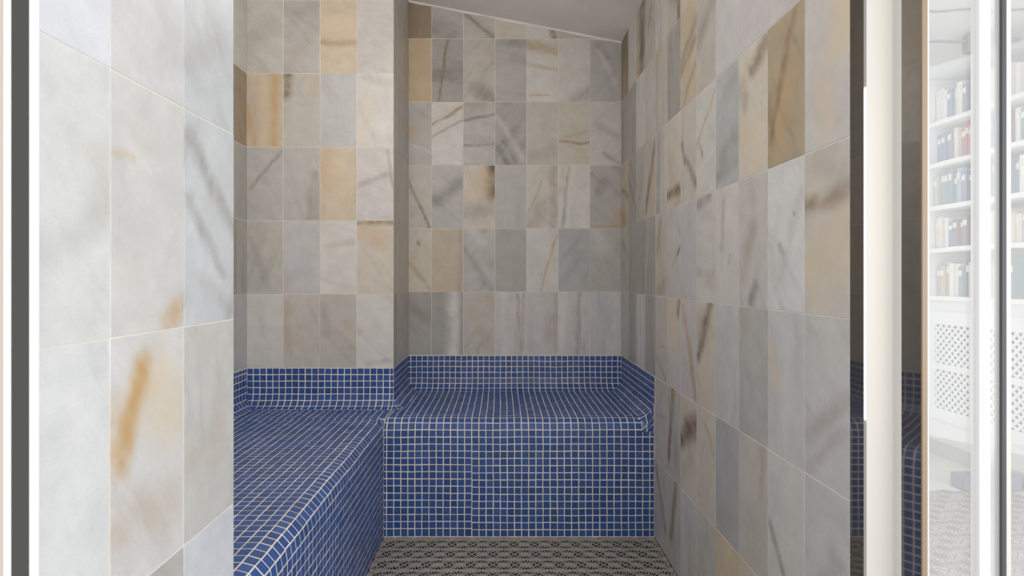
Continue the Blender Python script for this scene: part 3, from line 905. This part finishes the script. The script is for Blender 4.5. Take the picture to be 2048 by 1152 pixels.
def sheet(name, Pf, u0, u1, v0, v1, parent, warp=0.0011, tone=1.0, vphase=0.0, seam=None, keep=None, uphase=0.0):
    """small square tiles over the surface Pf(u,v): grout skin + one raised tile per cell"""
    mb = MB()
    tints = []

    def edges(a, b, ph, n=None):
        e = [a]
        x = a + (PT * ph if ph > 0 else PT)
        while x < b - 0.006:
            e.append(x)
            x += PT
        e.append(b)
        return e
    if vphase < 0:
        vphase = ((v1 - v0) / PT) % 1.0 + 0.03
    ue, ve = edges(u0, u1, uphase), edges(v0, v1, vphase)

    def W(u, v):
        k = (u * 7.3, v * 7.3, len(name) * 1.7)
        du = warp * (noise.noise(k) * 1.6 + noise.noise((u * 31, v * 31, 2)) * 0.5)
        dv = warp * (noise.noise((k[1], k[0], 5.5)) * 1.6 + noise.noise((u * 31, v * 31, 8)) * 0.5)
        if seam and cuc[0] < seam[0]:
            dv += seam[1] * max(0.0, min(1.0, (seam[2] - v) / 0.1))
        fu = 1.0 if u0 + 0.01 < u < u1 - 0.01 else 0.0
        fv = 1.0 if v0 + 0.01 < v < v1 - 0.01 else 0.0
        return u + du * fu, v + dv * fv

    cuc = [0.0]

    def S(u, v):
        return Vector(Pf(min(max(u, u0), u1), min(max(v, v0), v1)))

    def nrm(u, v):
        e = 0.0015
        d1 = S(u + e, v) - S(u - e, v)
        d2 = S(u, v + e) - S(u, v - e)
        nn_ = d1.cross(d2)
        return nn_.normalized() if nn_.length > 1e-12 else Vector((0, 0, 1))
    for i in range(len(ue) - 1):
        for j in range(len(ve) - 1):
            ua, ub, va, vb = ue[i], ue[i + 1], ve[j], ve[j + 1]
            if keep and not keep((ua + ub) / 2, (va + vb) / 2):
                continue
            cuc[0] = (ua + ub) / 2
            mb.face([S(*W(ua, va)), S(*W(ub, va)), S(*W(ub, vb)), S(*W(ua, vb))], 0)
            tints.append((0.8, 0.8, 0.8))
            g = 0.0018
            if ub - ua < 2.4 * g or vb - va < 2.4 * g:
                continue
            gj = [g + rb.uniform(-0.0005, 0.0006) for _ in range(4)]
            cs = [(ua + gj[0], va + gj[1]), (ub - gj[2], va + gj[1]), (ub - gj[2], vb - gj[3]), (ua + gj[0], vb - gj[3])]
            lift = 0.0008 + rb.uniform(-0.0002, 0.0003)
            gq = [S(*W(ua, va)), S(*W(ub, va)), S(*W(ub, vb)), S(*W(ua, vb))]

            def onfacet(u, v):
                fu_ = (u - ua) / (ub - ua)
                fv_ = (v - va) / (vb - va)
                return (gq[0] * (1 - fu_) + gq[1] * fu_) * (1 - fv_) + (gq[3] * (1 - fu_) + gq[2] * fu_) * fv_
            low = [onfacet(*q) for q in cs]
            ns = [nrm(*q) for q in cs]
            cen = sum(low, Vector()) / 4
            mid = [p + n_ * (lift - 0.0004) for p, n_ in zip(low, ns)]
            top = [p + (cen - p) * 0.055 + n_ * lift for p, n_ in zip(low, ns)]
            tl = [rb.uniform(-0.00015, 0.00015) for _ in range(4)]
            top = [p + n_ * t_ for p, n_, t_ in zip(top, ns, tl)]
            b = len(mb.v)
            mb.v += [tuple(p - n_ * 0.0008) for p, n_ in zip(low, ns)] + [tuple(p) for p in mid] + [tuple(p) for p in top]
            f = rb.uniform(0.84, 1.14) * tone * (1 + 0.10 * noise.noise((u0 + i * 0.12, j * 0.12, 3)))
            s = rb.uniform(-6, 6)
            tc_ = (lin(max(0, BLUE[0] + s)) * f, lin(BLUE[1] + s * 0.5) * f, lin(BLUE[2]) * f)
            for qd in [(8, 9, 10, 11)] + [(k, (k + 1) % 4, 4 + (k + 1) % 4, 4 + k) for k in range(4)] + \
                    [(4 + k, 4 + (k + 1) % 4, 8 + (k + 1) % 4, 8 + k) for k in range(4)]:
                mb.f.append(tuple(b + q for q in qd))
                mb.m.append(1)
                tints.append(tc_)
    ob = mb.build(name, [M_mgrout, M_mosaic], parent)
    d = []
    for t_ in tints:
        d += [t_[0], t_[1], t_[2], 1]
    ob.data.attributes.new('tint', 'FLOAT_COLOR', 'FACE').data.foreach_set('color', d)
    return ob


bench = empty('tiled_bench', ((XL + XR) / 2, YF, 0))
tag(bench, 'built-in L-shaped bench clad in small royal blue mosaic tiles with pale grout', 'bench')
EPS = 0.0016
# nook bench: face, rounded edge, seat, cove, backsplash; u runs left to right
pn = bench_profile(YF, YB - EPS)


def P_nook(u, v):
    a_, z = pn(v)
    return (u, YF + a_, z)


sheet('nook_seat', P_nook, XN, XR - EPS, 0, pn.L, bench, vphase=-1, uphase=0.42, seam=(-0.118, 0.0045, 0.35))
# right end: cove from the seat up the right wall; u from the back to the front
pr = Profile()
pr.add(RC * PI / 2, lambda t: (RC - RC * math.sin(t / RC), ZS + RC - RC * math.cos(t / RC)))
pr.add(ZT - ZS - RC, lambda t: (0.0, ZS + RC + t))


def P_nright(u, v):
    a_, z = pr(v)
    y = YB - EPS - u
    w_ = max(0.0, 1 - v / (RC * PI / 2))
    z -= drop(y - YF) * w_
    return (XR - EPS - a_ + 0.0, y, z + 0.0006)


sheet('backsplash', P_nright, 0, YB - EPS - YF, 0, pr.L, bench, vphase=-1)


def P_cap(u, v):
    th = math.asin(max(0.0, min(1.0, u / RC)))
    top = ZS + RC * (1 - math.cos(th)) - RF * (1 - th / (PI / 2))
    return (XR - EPS - RC + u, YF - 0.0003, ZS - RF + (top - ZS + RF) * v / 0.079)


sheet('edge_cap', P_cap, 0, RC, 0, 0.079, bench)


def P_nleft(u, v):
    a_, z = pr(v)
    return (XN + EPS + a_, YL + u, z + 0.0006)


sheet('backsplash', P_nleft, 0, YB - EPS - YL, 0, pr.L, bench, vphase=-1)
# the two coves turn around the outer corner between alcove and nook


def P_turn(u, v):
    a_, z = pr(v)
    an = (u / 0.078) * PI / 2
    return (XN + (EPS + a_) * math.sin(an), YL - (EPS + a_) * math.cos(an), z + 0.0006)


sheet('backsplash', P_turn, 0, 0.078, 0, pr.L, bench, vphase=-1)
# side bench along the left wall; u = distance from the near end
pl_ = bench_profile(XN, XL + EPS)
Y0B = YP1 + 0.001


def P_side(u, v):
    a_, z = pl_(v)
    return (XN - a_, Y0B + u, z)


sheet('side_seat', P_side, 0, YF - Y0B, 0, pl_.L, bench, vphase=-1)
pl2 = bench_profile(XN, XL + EPS, front=False)


def P_side2(u, v):
    a_, z = pl2(v)
    d = math.hypot(a_, YF + u - YF)
    return (XN - a_, YF + u, z - drop(d))


sheet('side_seat', P_side2, 0, YL - EPS - YF, 0, pl2.L, bench)
# backsplash on the alcove's back wall; u left to right


def P_alc(u, v):
    a_, z = pr(v)
    return (XL + EPS + u, YL - EPS - a_, z + 0.0006)


sheet('backsplash', P_alc, 0, XN - XL - EPS, 0, pr.L, bench, vphase=-1)

# ------------------------------------------------------------------ floor and drain mat
mb = MB()
mb.box(XL - 0.1, XR + 0.1, 0.45, YB + 0.1, -0.06, -0.012)
tag(mb.build('floor', M_under), kind='structure')


def lattice(mb, cx, cy, s, w, h, z, lim=None):
    """one square repeat of the flower lattice: two many-rayed stars, rings and a diagonal cross"""
    dz = [0.0]

    def rib(a_, b_, ww=w):
        mb_top(mb, (cx + a_[0] * s, cy + a_[1] * s), (cx + b_[0] * s, cy + b_[1] * s), ww, h, z + dz[0], lim)
    for ox, oy in ((0.5, 0.0), (0.0, 0.5)):
        n_ = 16
        pts = []
        for k in range(n_):
            an = (k + 0.5) * 2 * PI / n_
            ln = 0.37 if k % 4 in (1, 2) else 0.47
            if (ox > 0.2 and k in (0, 15, 7, 8)) or (ox < 0.2 and k in (3, 4, 11, 12)):
                ln = 0.31
            dz[0] = 0.00004 * (k % 5)
            rib((ox + 0.05 * math.cos(an), oy + 0.05 * math.sin(an)), (ox + ln * math.cos(an), oy + ln * math.sin(an)))
            pts.append((ox + 0.2 * math.cos(an), oy + 0.2 * math.sin(an)))
        for k in range(0, n_):
            if k % 2:
                dz[0] = 0.0003
                rib(pts[k], pts[(k + 1) % n_], w * 0.9)
        q = [(ox + 0.055 * math.cos(k * PI / 4), oy + 0.055 * math.sin(k * PI / 4)) for k in range(8)]
        if lim and not (lim[0] < cx + ox * s < lim[1] and cy + oy * s < lim[2]):
            continue
        b = len(mb.v)
        mb.v += [(cx + x * s, cy + y * s, z + 0.0005 * h / 0.0028) for x, y in q]
        mb.f.append(tuple(range(b, b + 8)))
        mb.m.append(0)
    dz[0] = 0.0004
    rib((-0.2, -0.2), (0.2, 0.2), w * 1.1)
    dz[0] = 0.00045
    rib((-0.2, 0.2), (0.2, -0.2), w * 1.1)
    rib((0.27, 0.46), (0.73, 0.46))
    rib((0.27, 0.54), (0.73, 0.54))


def mb_top(mb, p, q, w, h, z, lim=None):
    if lim:
        p = (min(max(p[0], lim[0]), lim[1]), min(p[1], lim[2]))
        q = (min(max(q[0], lim[0]), lim[1]), min(q[1], lim[2]))
    dx, dy = q[0] - p[0], q[1] - p[1]
    l = math.hypot(dx, dy)
    if l < 0.002:
        return
    nx, ny = -dy / l * w / 2, dx / l * w / 2
    b = len(mb.v)
    for zz in (z - h, z):
        mb.v += [(p[0] + nx, p[1] + ny, zz), (p[0] - nx, p[1] - ny, zz), (q[0] - nx, q[1] - ny, zz), (q[0] + nx, q[1] + ny, zz)]
    for qd in ((4, 5, 6, 7), (0, 1, 5, 4), (1, 2, 6, 5), (2, 3, 7, 6), (3, 0, 4, 7)):
        mb.f.append(tuple(b + k for k in qd))
        mb.m.append(0)


mb = MB()
S_ = 0.0748
LIM = (XN + 0.002, XR - 0.003, YF - 0.002)
for i in range(-4, 11):
    for j in range(-1, 16):
        lattice(mb, -0.174 + i * S_, 2.100 - j * S_, S_, 0.0022, 0.0028, 0.0, LIM)
# plain rim
mb.box(XN + 0.002, XN + 0.007, YF - 16 * S_, YF - 0.001, -0.011, -0.0004)
mb.box(XR - 0.008, XR - 0.0025, YF - 16 * S_, YF - 0.001, -0.011, -0.0004)
mb.box(XN + 0.007, XR - 0.008, YF - 0.006, YF - 0.002, -0.011, -0.0004)
drain = mb.build('drain_mat', M_mat)
tag(drain, 'grey plastic drain mat with a pierced flower lattice on the steam room floor', 'mat')

# ------------------------------------------------------------------ left door jamb beside the pier
ZD = 2.35


def px(x, y):
    return (x - 1000.0) * y / F


Yj = 0.5365
jamb = empty('door_1', (px(40, Yj), Yj, 0))
tag(jamb, kind='structure')
mb = MB(); mb.box(px(57, Yj), px(73, Yj), Yj, YP0 - 0.001, 0, ZD)
mb.build('aluminium_strip', M_alu_w, jamb, bevel=0.0012)
mb = MB(); mb.box(px(20, Yj) , px(57, Yj) - 0.0002, Yj + 0.0015, YP0 - 0.001, 0, ZD)
mb.build('glass_strip', M_tint3, jamb)
mb = MB(); mb.box(px(5, Yj), px(20, Yj) - 0.0002, Yj, YP0 - 0.001, 0, ZD)
mb.build('aluminium_strip', M_alu_w, jamb, bevel=0.0012)
mb = MB(); mb.box(px(-60, Yj), px(5, Yj) - 0.0002, Yj + 0.002, YP0 - 0.001, 0, ZD)
mb.build('jamb', M_cream_d, jamb)

# ------------------------------------------------------------------ right door: jamb, dark glass, clear folding panes
YA, YC = 0.9145, 0.8776
door = empty('door_2', (XR, YA, 0))
tag(door, kind='structure')
mb = MB(); mb.box(XR - 0.0008, XR + 0.012, YA + 0.0005, YR0 - 0.0005, 0, ZD)
mb.build('glass_strip', M_tint, door)
XPB = px(1803, YA)
mb = MB()
xa, xg0, xg1 = XR, px(1782, YA), px(1787, YA)
r_ = 0.006
poly = [(xa, YA + 0.03), (xa, YA + r_)] + \
    [(xa + r_ - r_ * math.cos(t * PI / 8), YA + r_ - r_ * math.sin(t * PI / 8)) for t in range(1, 4)] + \
    [(xa + r_, YA), (xg0, YA), (xg0 + 0.001, YA + 0.006), (xg1, YA + 0.008), (px(1804, YA + 0.016), YA + 0.016), (px(1804, YA + 0.016), YA + 0.03)]
mb.prism(poly, 0, ZD)
mb.build('jamb', M_cream, door)
YB0 = 0.9045
XB0 = px(1803, YB0)
XB1 = px(1842, YC)
mb = MB(); mb.prism([(XB0, YB0), (XB1, YC + 0.0002), (XB1 + 0.006, YC + 0.0030), (XB0 + 0.006, YB0 + 0.0030)], 0, ZD)
mb.build('glass_strip', M_tint2, door)
xb_ = px(1852, YC)
mb = MB(); mb.box(px(1842, YC), xb_, YC - 0.003, YC, 0, ZD)
mb.build('edge_seal', M_brass, door)
YG = YC
mb = MB(); mb.box(px(1852, YG) + .0002, px(1857, YG), YG - 0.002, YG + 0.010, 0, ZD)
mb.build('aluminium_strip', M_skirt, door, bevel=0.001)
mb = MB(); mb.box(px(1857, YG) + .0002, px(1953, YG), YG + 0.001, YG + 0.007, 0, ZD)
mb.build('glass_pane', M_glass, door)
mb = MB(); mb.box(px(1953, YG) + .0002, px(1975, YG), YG - 0.006, YG + 0.012, 0, ZD)
mb.build('aluminium_strip', M_alu_w, door, bevel=0.0015)
mb = MB(); mb.box(px(1975, YG) + .0002, px(2000, YG), YG + 0.001, YG + 0.007, 0, ZD)
mb.build('glass_pane', M_glass2, door)
mb = MB(); mb.box(px(2000, YG) + .0002, px(2008, YG), YG - 0.004, YG + 0.010, 0, ZD)
mb.build('rubber_seal', M_seal, door)
mb = MB(); mb.box(px(2008, YG) + .0002, px(2018, YG), YG - 0.004, YG + 0.010, 0, ZD)
mb.build('aluminium_strip', M_cream, door, bevel=0.001)
mb = MB(); mb.box(px(2018, YG) + .0002, px(2420, YG), YG + 0.001, YG + 0.007, 0, ZD)
mb.build('glass_pane', M_glass, door)

# ------------------------------------------------------------------ library beyond the glass
XB = 2.377        # front of the bookcase
ZC = H + 1.10
mb = MB(); mb.box(XR + 0.11, 3.0, 0.95, 3.8, -0.06, 0.0)
tag(mb.build('floor_library', M_libfloor), kind='structure')
mb = MB()
mb.box(XR + 0.11, 2.68, 0.95, 3.62, ZC, ZC + 0.06)
tag(mb.build('ceiling_library', M_white), kind='structure')
mb = MB(); mb.box(2.68, 2.78, 0.95, 3.72, 0, 2.4)
tag(mb.build('wall_library_side', M_white), kind='structure')
mb = MB(); mb.box(XR + 0.11, 2.68, 3.62, 3.72, 0, 2.4)
tag(mb.build('wall_library_end', M_white), kind='structure')

YE0, YE1 = 2.30, 3.235
case = empty('bookcase', (XB, (YE0 + YE1) / 2, 0))
tag(case, 'built-in white bookcase with lattice doors seen through the glass', 'bookcase')
mb = MB(); mb.box(2.655, 2.678, YE0, YE1, 0.86, ZC - 0.002)
mb.build('back_panel', M_white, case)
mb = MB(); mb.box(XB + 0.004, 2.655, YE1 - 0.02, YE1, 0.868, ZC - 0.002)
mb.build('side_panel', M_white, case)
mb = MB(); mb.box(XB + 0.004, 2.655, YE0, YE0 + 0.02, 0.868, ZC - 0.002)
mb.build('side_panel', M_white, case)
SHZ = [H + 0.848, H + 0.625, H + 0.390, H + 0.160]
for z in SHZ:
    mb = MB()
    n = 24
    for i in range(n):
        ya = YE0 + 0.02 + (YE1 - YE0 - 0.04) * i / n
        yb = YE0 + 0.02 + (YE1 - YE0 - 0.04) * (i + 1) / n
        da, db = (0.006 * noise.noise((y_ * 5, z * 3, 0)) for y_ in (ya, yb))
        b = len(mb.v)
        mb.v += [(x, y_, zz + d_) for zz in (z - 0.024, z) for y_, d_ in ((ya, da), (yb, db)) for x in (XB, 2.654)]
        for q in ((0, 2, 3, 1), (4, 5, 7, 6), (0, 4, 6, 2), (1, 3, 7, 5)):
            mb.f.append(tuple(b + k for k in q))
            mb.m.append(0)
    mb.build('shelf', M_shelf, case)
mb = MB(); mb.box(XB - 0.012, 2.678, YE0, YE1, 0.845, 0.868)
mb.build('ledge', M_shelf, case, bevel=0.003)
mb = MB(); mb.box(XB + 0.022, 2.678, YE0, YE1, 0.072, 0.845)
mb.build('cabinet', M_white, case)
mb = MB(); mb.box(XB + 0.006, 2.678, YE0, YE1, 0.0005, 0.0715)
mb.build('plinth', M_skirt, case)
M_hole = mat('dim_cabinet_inside', rgb(92, 92, 98), 0.8)  # dark sheet colour stands in for the shade behind the lattice
for ya, yb in ((2.885, 3.215), (2.545, 2.875)):
    mb = MB()
    X0, X1 = XB, XB + 0.0215
    zb, zt = 0.20, 0.785
    fw = 0.045
    mb.box(X0, X1, ya, ya + fw, zb, zt)
    mb.box(X0, X1, yb - fw, yb, zb, zt)
    mb.box(X0, X1, ya + fw, yb - fw, zt - 0.07, zt)
    mb.box(X0, X1, ya + fw, yb - fw, zb, zb + 0.06)
    zm = 0.5 * (zb + 0.06 + zt - 0.07)
    mb.box(X0, X1, ya + fw, yb - fw, zm - 0.017, zm + 0.017)
    d_ = mb.build('door', M_white, case)
    for za, zc_ in ((zb + 0.06, zm - 0.017), (zm + 0.017, zt - 0.07)):
        mb = MB()
        y_a, y_b = ya + fw, yb - fw
        mb.box(X1 - 0.004, X1 - 0.001, y_a, y_b, za, zc_, 1)
        st = 0.040
        k = -int((zc_ - za) / st) - 1
        while y_a + k * st < y_b + (zc_ - za):
            for sg in (1, -1):
                # diagonal slats clipped to the opening
                pts = []
                for t in (0.0, 1.0):
                    pts.append(None)
                yy0 = y_a + k * st if sg > 0 else y_b - k * st
                t0, t1 = 0.0, zc_ - za
                if sg > 0:
                    t0, t1 = max(t0, y_a - yy0), min(t1, y_b - yy0)
                    p0, p1 = (yy0 + t0, za + t0), (yy0 + t1, za + t1)
                else:
                    t0, t1 = max(t0, yy0 - y_b), min(t1, yy0 - y_a)
                    p0, p1 = (yy0 - t0, za + t0), (yy0 - t1, za + t1)
                if t1 - t0 > 0.006:
                    xx = X0 + 0.007 + (0.004 if sg > 0 else 0)
                    mb.bar((xx, p0[0], p0[1]), (xx, p1[0], p1[1]), 0.0125, 0.004, up=(1, 0, 0))
            k += 1
        lp = mb.build('lattice_panel', [M_white, M_hole])
        lp.parent = d_
        lp.matrix_parent_inverse = d_.matrix_world.inverted()
        lp.matrix_parent_inverse = (case.matrix_basis @ case.matrix_basis.inverted())

# books: spines towards the room
BC = {
    'cream': (224, 214, 196), 'ivory': (232, 228, 220), 'pale blue': (150, 172, 204), 'blue': (84, 112, 168), 'navy': (58, 72, 112),
    'teal': (92, 128, 138), 'red': (176, 66, 76), 'pink': (206, 150, 158), 'maroon': (112, 66, 82), 'grey': (166, 166, 168),
    'slate blue': (98, 116, 142), 'tan': (196, 172, 138), 'pale green': (170, 188, 172), 'white': (238, 236, 232), 'brown': (126, 98, 76), 'sage': (138, 150, 140),
}
BM = {k: mat(k.replace(' ', '_') + '_cloth', rgb(*v), 0.7, var=0.1, vscale=20) for k, v in BC.items()}
ORD = ['first', 'second', 'third', 'fourth', 'fifth', 'sixth', 'seventh', 'eighth', 'ninth', 'tenth', 'eleventh', 'twelfth',
       'thirteenth', 'fourteenth', 'fifteenth', 'sixteenth', 'seventeenth', 'eighteenth']
rk = random.Random(21)


def book(y_hi, th, hh, dp, zbase, colour, lean=0.0):
    """a book whose far face is at y_hi; spine faces the room"""
    mb = MB()
    x0 = 0.0
    b = len(mb.v)
    # cover shell with a rounded spine
    ring = []
    for k in range(5):
        t = k / 4
        ring.append((-0.004 * math.sin(PI * t), -th / 2 + th * t))
    poly = [(dp, -th / 2)] + [(x, y) for x, y in ring] + [(dp, th / 2)]
    poly = poly[::-1]
    mb.prism(poly[::-1], 0, hh, 0)
    # page block standing just inside the cover top, and a title band
    mb.box(0.012, dp - 0.004, -th / 2 + 0.003, th / 2 - 0.003, hh - 0.002, hh + 0.0006, 1)
    mb.box(-0.0052, 0.001, -th * 0.3, th * 0.3, hh * 0.68, hh * 0.86, 1)
    o = mb.build('book', [BM[colour], M_page])
    off = abs(math.sin(lean)) * th / 2
    o.location = (XB + 0.03 + rk.uniform(0, 0.03), y_hi - th / 2 - (hh * math.sin(abs(lean)) if lean else 0) * 0.0, zbase + off + 0.0005)
    o.rotation_euler = (lean, 0, 0)
    return o


ROWB = [
    ('top', SHZ[0], 0.185, ['ivory', 'ivory', 'white', 'blue', 'cream', 'ivory', 'slate blue', 'cream', 'pale green', 'ivory', 'ivory', 'cream', 'white', 'sage', 'cream', 'ivory']),
    ('second', SHZ[1], 0.165, ['blue', 'blue', 'navy', 'slate blue', 'cream', 'red', 'red', 'pink', 'ivory', 'slate blue', 'blue', 'pale blue', 'ivory', 'maroon', 'ivory', 'teal']),
    ('third', SHZ[2], 0.180, ['pale green', 'sage', 'teal', 'slate blue', 'teal', 'pale blue', 'slate blue', 'blue', 'cream', 'slate blue', 'pale blue', 'teal', 'navy', 'slate blue', 'teal', 'white']),
    ('fourth', SHZ[3], 0.160, ['cream', 'cream', 'ivory', 'blue', 'maroon', 'maroon', 'maroon', 'red', 'navy', 'ivory', 'cream', 'ivory', 'cream', 'ivory', 'cream', 'grey']),
    ('bottom', 0.868, 0.185, ['grey', 'tan', 'tan', 'white', 'ivory', 'teal', 'navy', 'cream', 'cream', 'teal', 'slate blue', 'pink', 'ivory', 'cream', 'teal', 'teal']),
]
SNAME = {'top': 'top shelf', 'second': 'second shelf down', 'third': 'third shelf down', 'fourth': 'fourth shelf down', 'bottom': 'ledge above the cabinet doors'}
for nm, z, hm, cols_ in ROWB:
    y = YE1 - 0.024
    for i, cname in enumerate(cols_):
        th = rk.uniform(0.024, 0.038) * (1.1 if nm in ('second', 'fourth') else 1.0)
        hh = hm * rk.uniform(0.82, 1.03)
        lean = 0.0
        zb = z + 0.005 if z > 0.9 else z
        if nm == 'third' and i == 8:
            lean = 0.22
            hh = 0.17
            y -= 0.004
        o = book(y, th, hh, 0.16 + rk.uniform(0, 0.03), zb, cname, lean)
        y -= th + 0.0012
        if lean:
            y -= hh * math.sin(lean) + 0.004
        tag(o, '%s book, %s from the left on the %s%s' % (cname, ORD[i], SNAME[nm], ', leaning' if lean else ''), 'book', 'books on the ' + SNAME[nm])

# fittings on the library ceiling
t = empty('ceiling_rail', (2.02, 2.6, ZC))
tag(t, 'thin grey rail with a boxy grey joint under the white library ceiling', 'rail')
mb = MB(); mb.bar((1.86, 2.6, H + 1.061), (2.088, 2.6, H + 1.061), 0.012, 0.008)
mb.build('rod', M_track, t)
mb = MB(); mb.box(2.09, 2.235, 2.58, 2.62, H + 1.008, H + 1.088)
mb.box(2.15, 2.17, 2.59, 2.61, H + 1.088, ZC)
mb.build('joint_box', M_track, t, bevel=0.004)
mb = MB(); mb.box(2.236, 2.33, 2.585, 2.615, H + 1.022, H + 1.075)  # second box added to imitate the first one's doubled reflection in the glass
mb.build('joint_box', M_track, t, bevel=0.004)
mb = MB()
prev = None
for i in range(25):
    x = 1.74 + 0.5 * i / 24
    p = (x, 2.375 + 0.012 * math.sin(i * 0.55), ZC - 0.004)
    if prev:
        mb.bar(prev, p, 0.005, 0.005)
    prev = p
tag(mb.build('cable', M_track), 'thin grey cable running along the white library ceiling', 'cable')

# mat, low block on the library floor
mb = MB()
mb.box(1.2, 2.30, 1.3, 2.60, 0.0005, 0.004, 1)
for i in range(10):
    for j in range(12):
        lattice(mb, 1.255 + i * 0.108, 2.545 - j * 0.108, 0.108, 0.0030, 0.0008, 0.0046)
tag(mb.build('floor_mat', [M_rug, M_rugu]), 'pale grey patterned floor mat lying beyond the glass door panes', 'mat')
mb = MB(); mb.box(2.10, 2.36, 2.61, 2.70, 0.0005, 0.066)
tag(mb.build('stone_block', M_slab, bevel=0.006), 'low blue-grey block on the pale library floor behind the mat', 'block')

# plain wall of the camera's room left of the opening
mb = MB(); mb.box(-2.2, XN - 0.71, YP0, YP0 + 0.12, 0, 2.5)
tag(mb.build('wall_front', M_white), kind='structure')
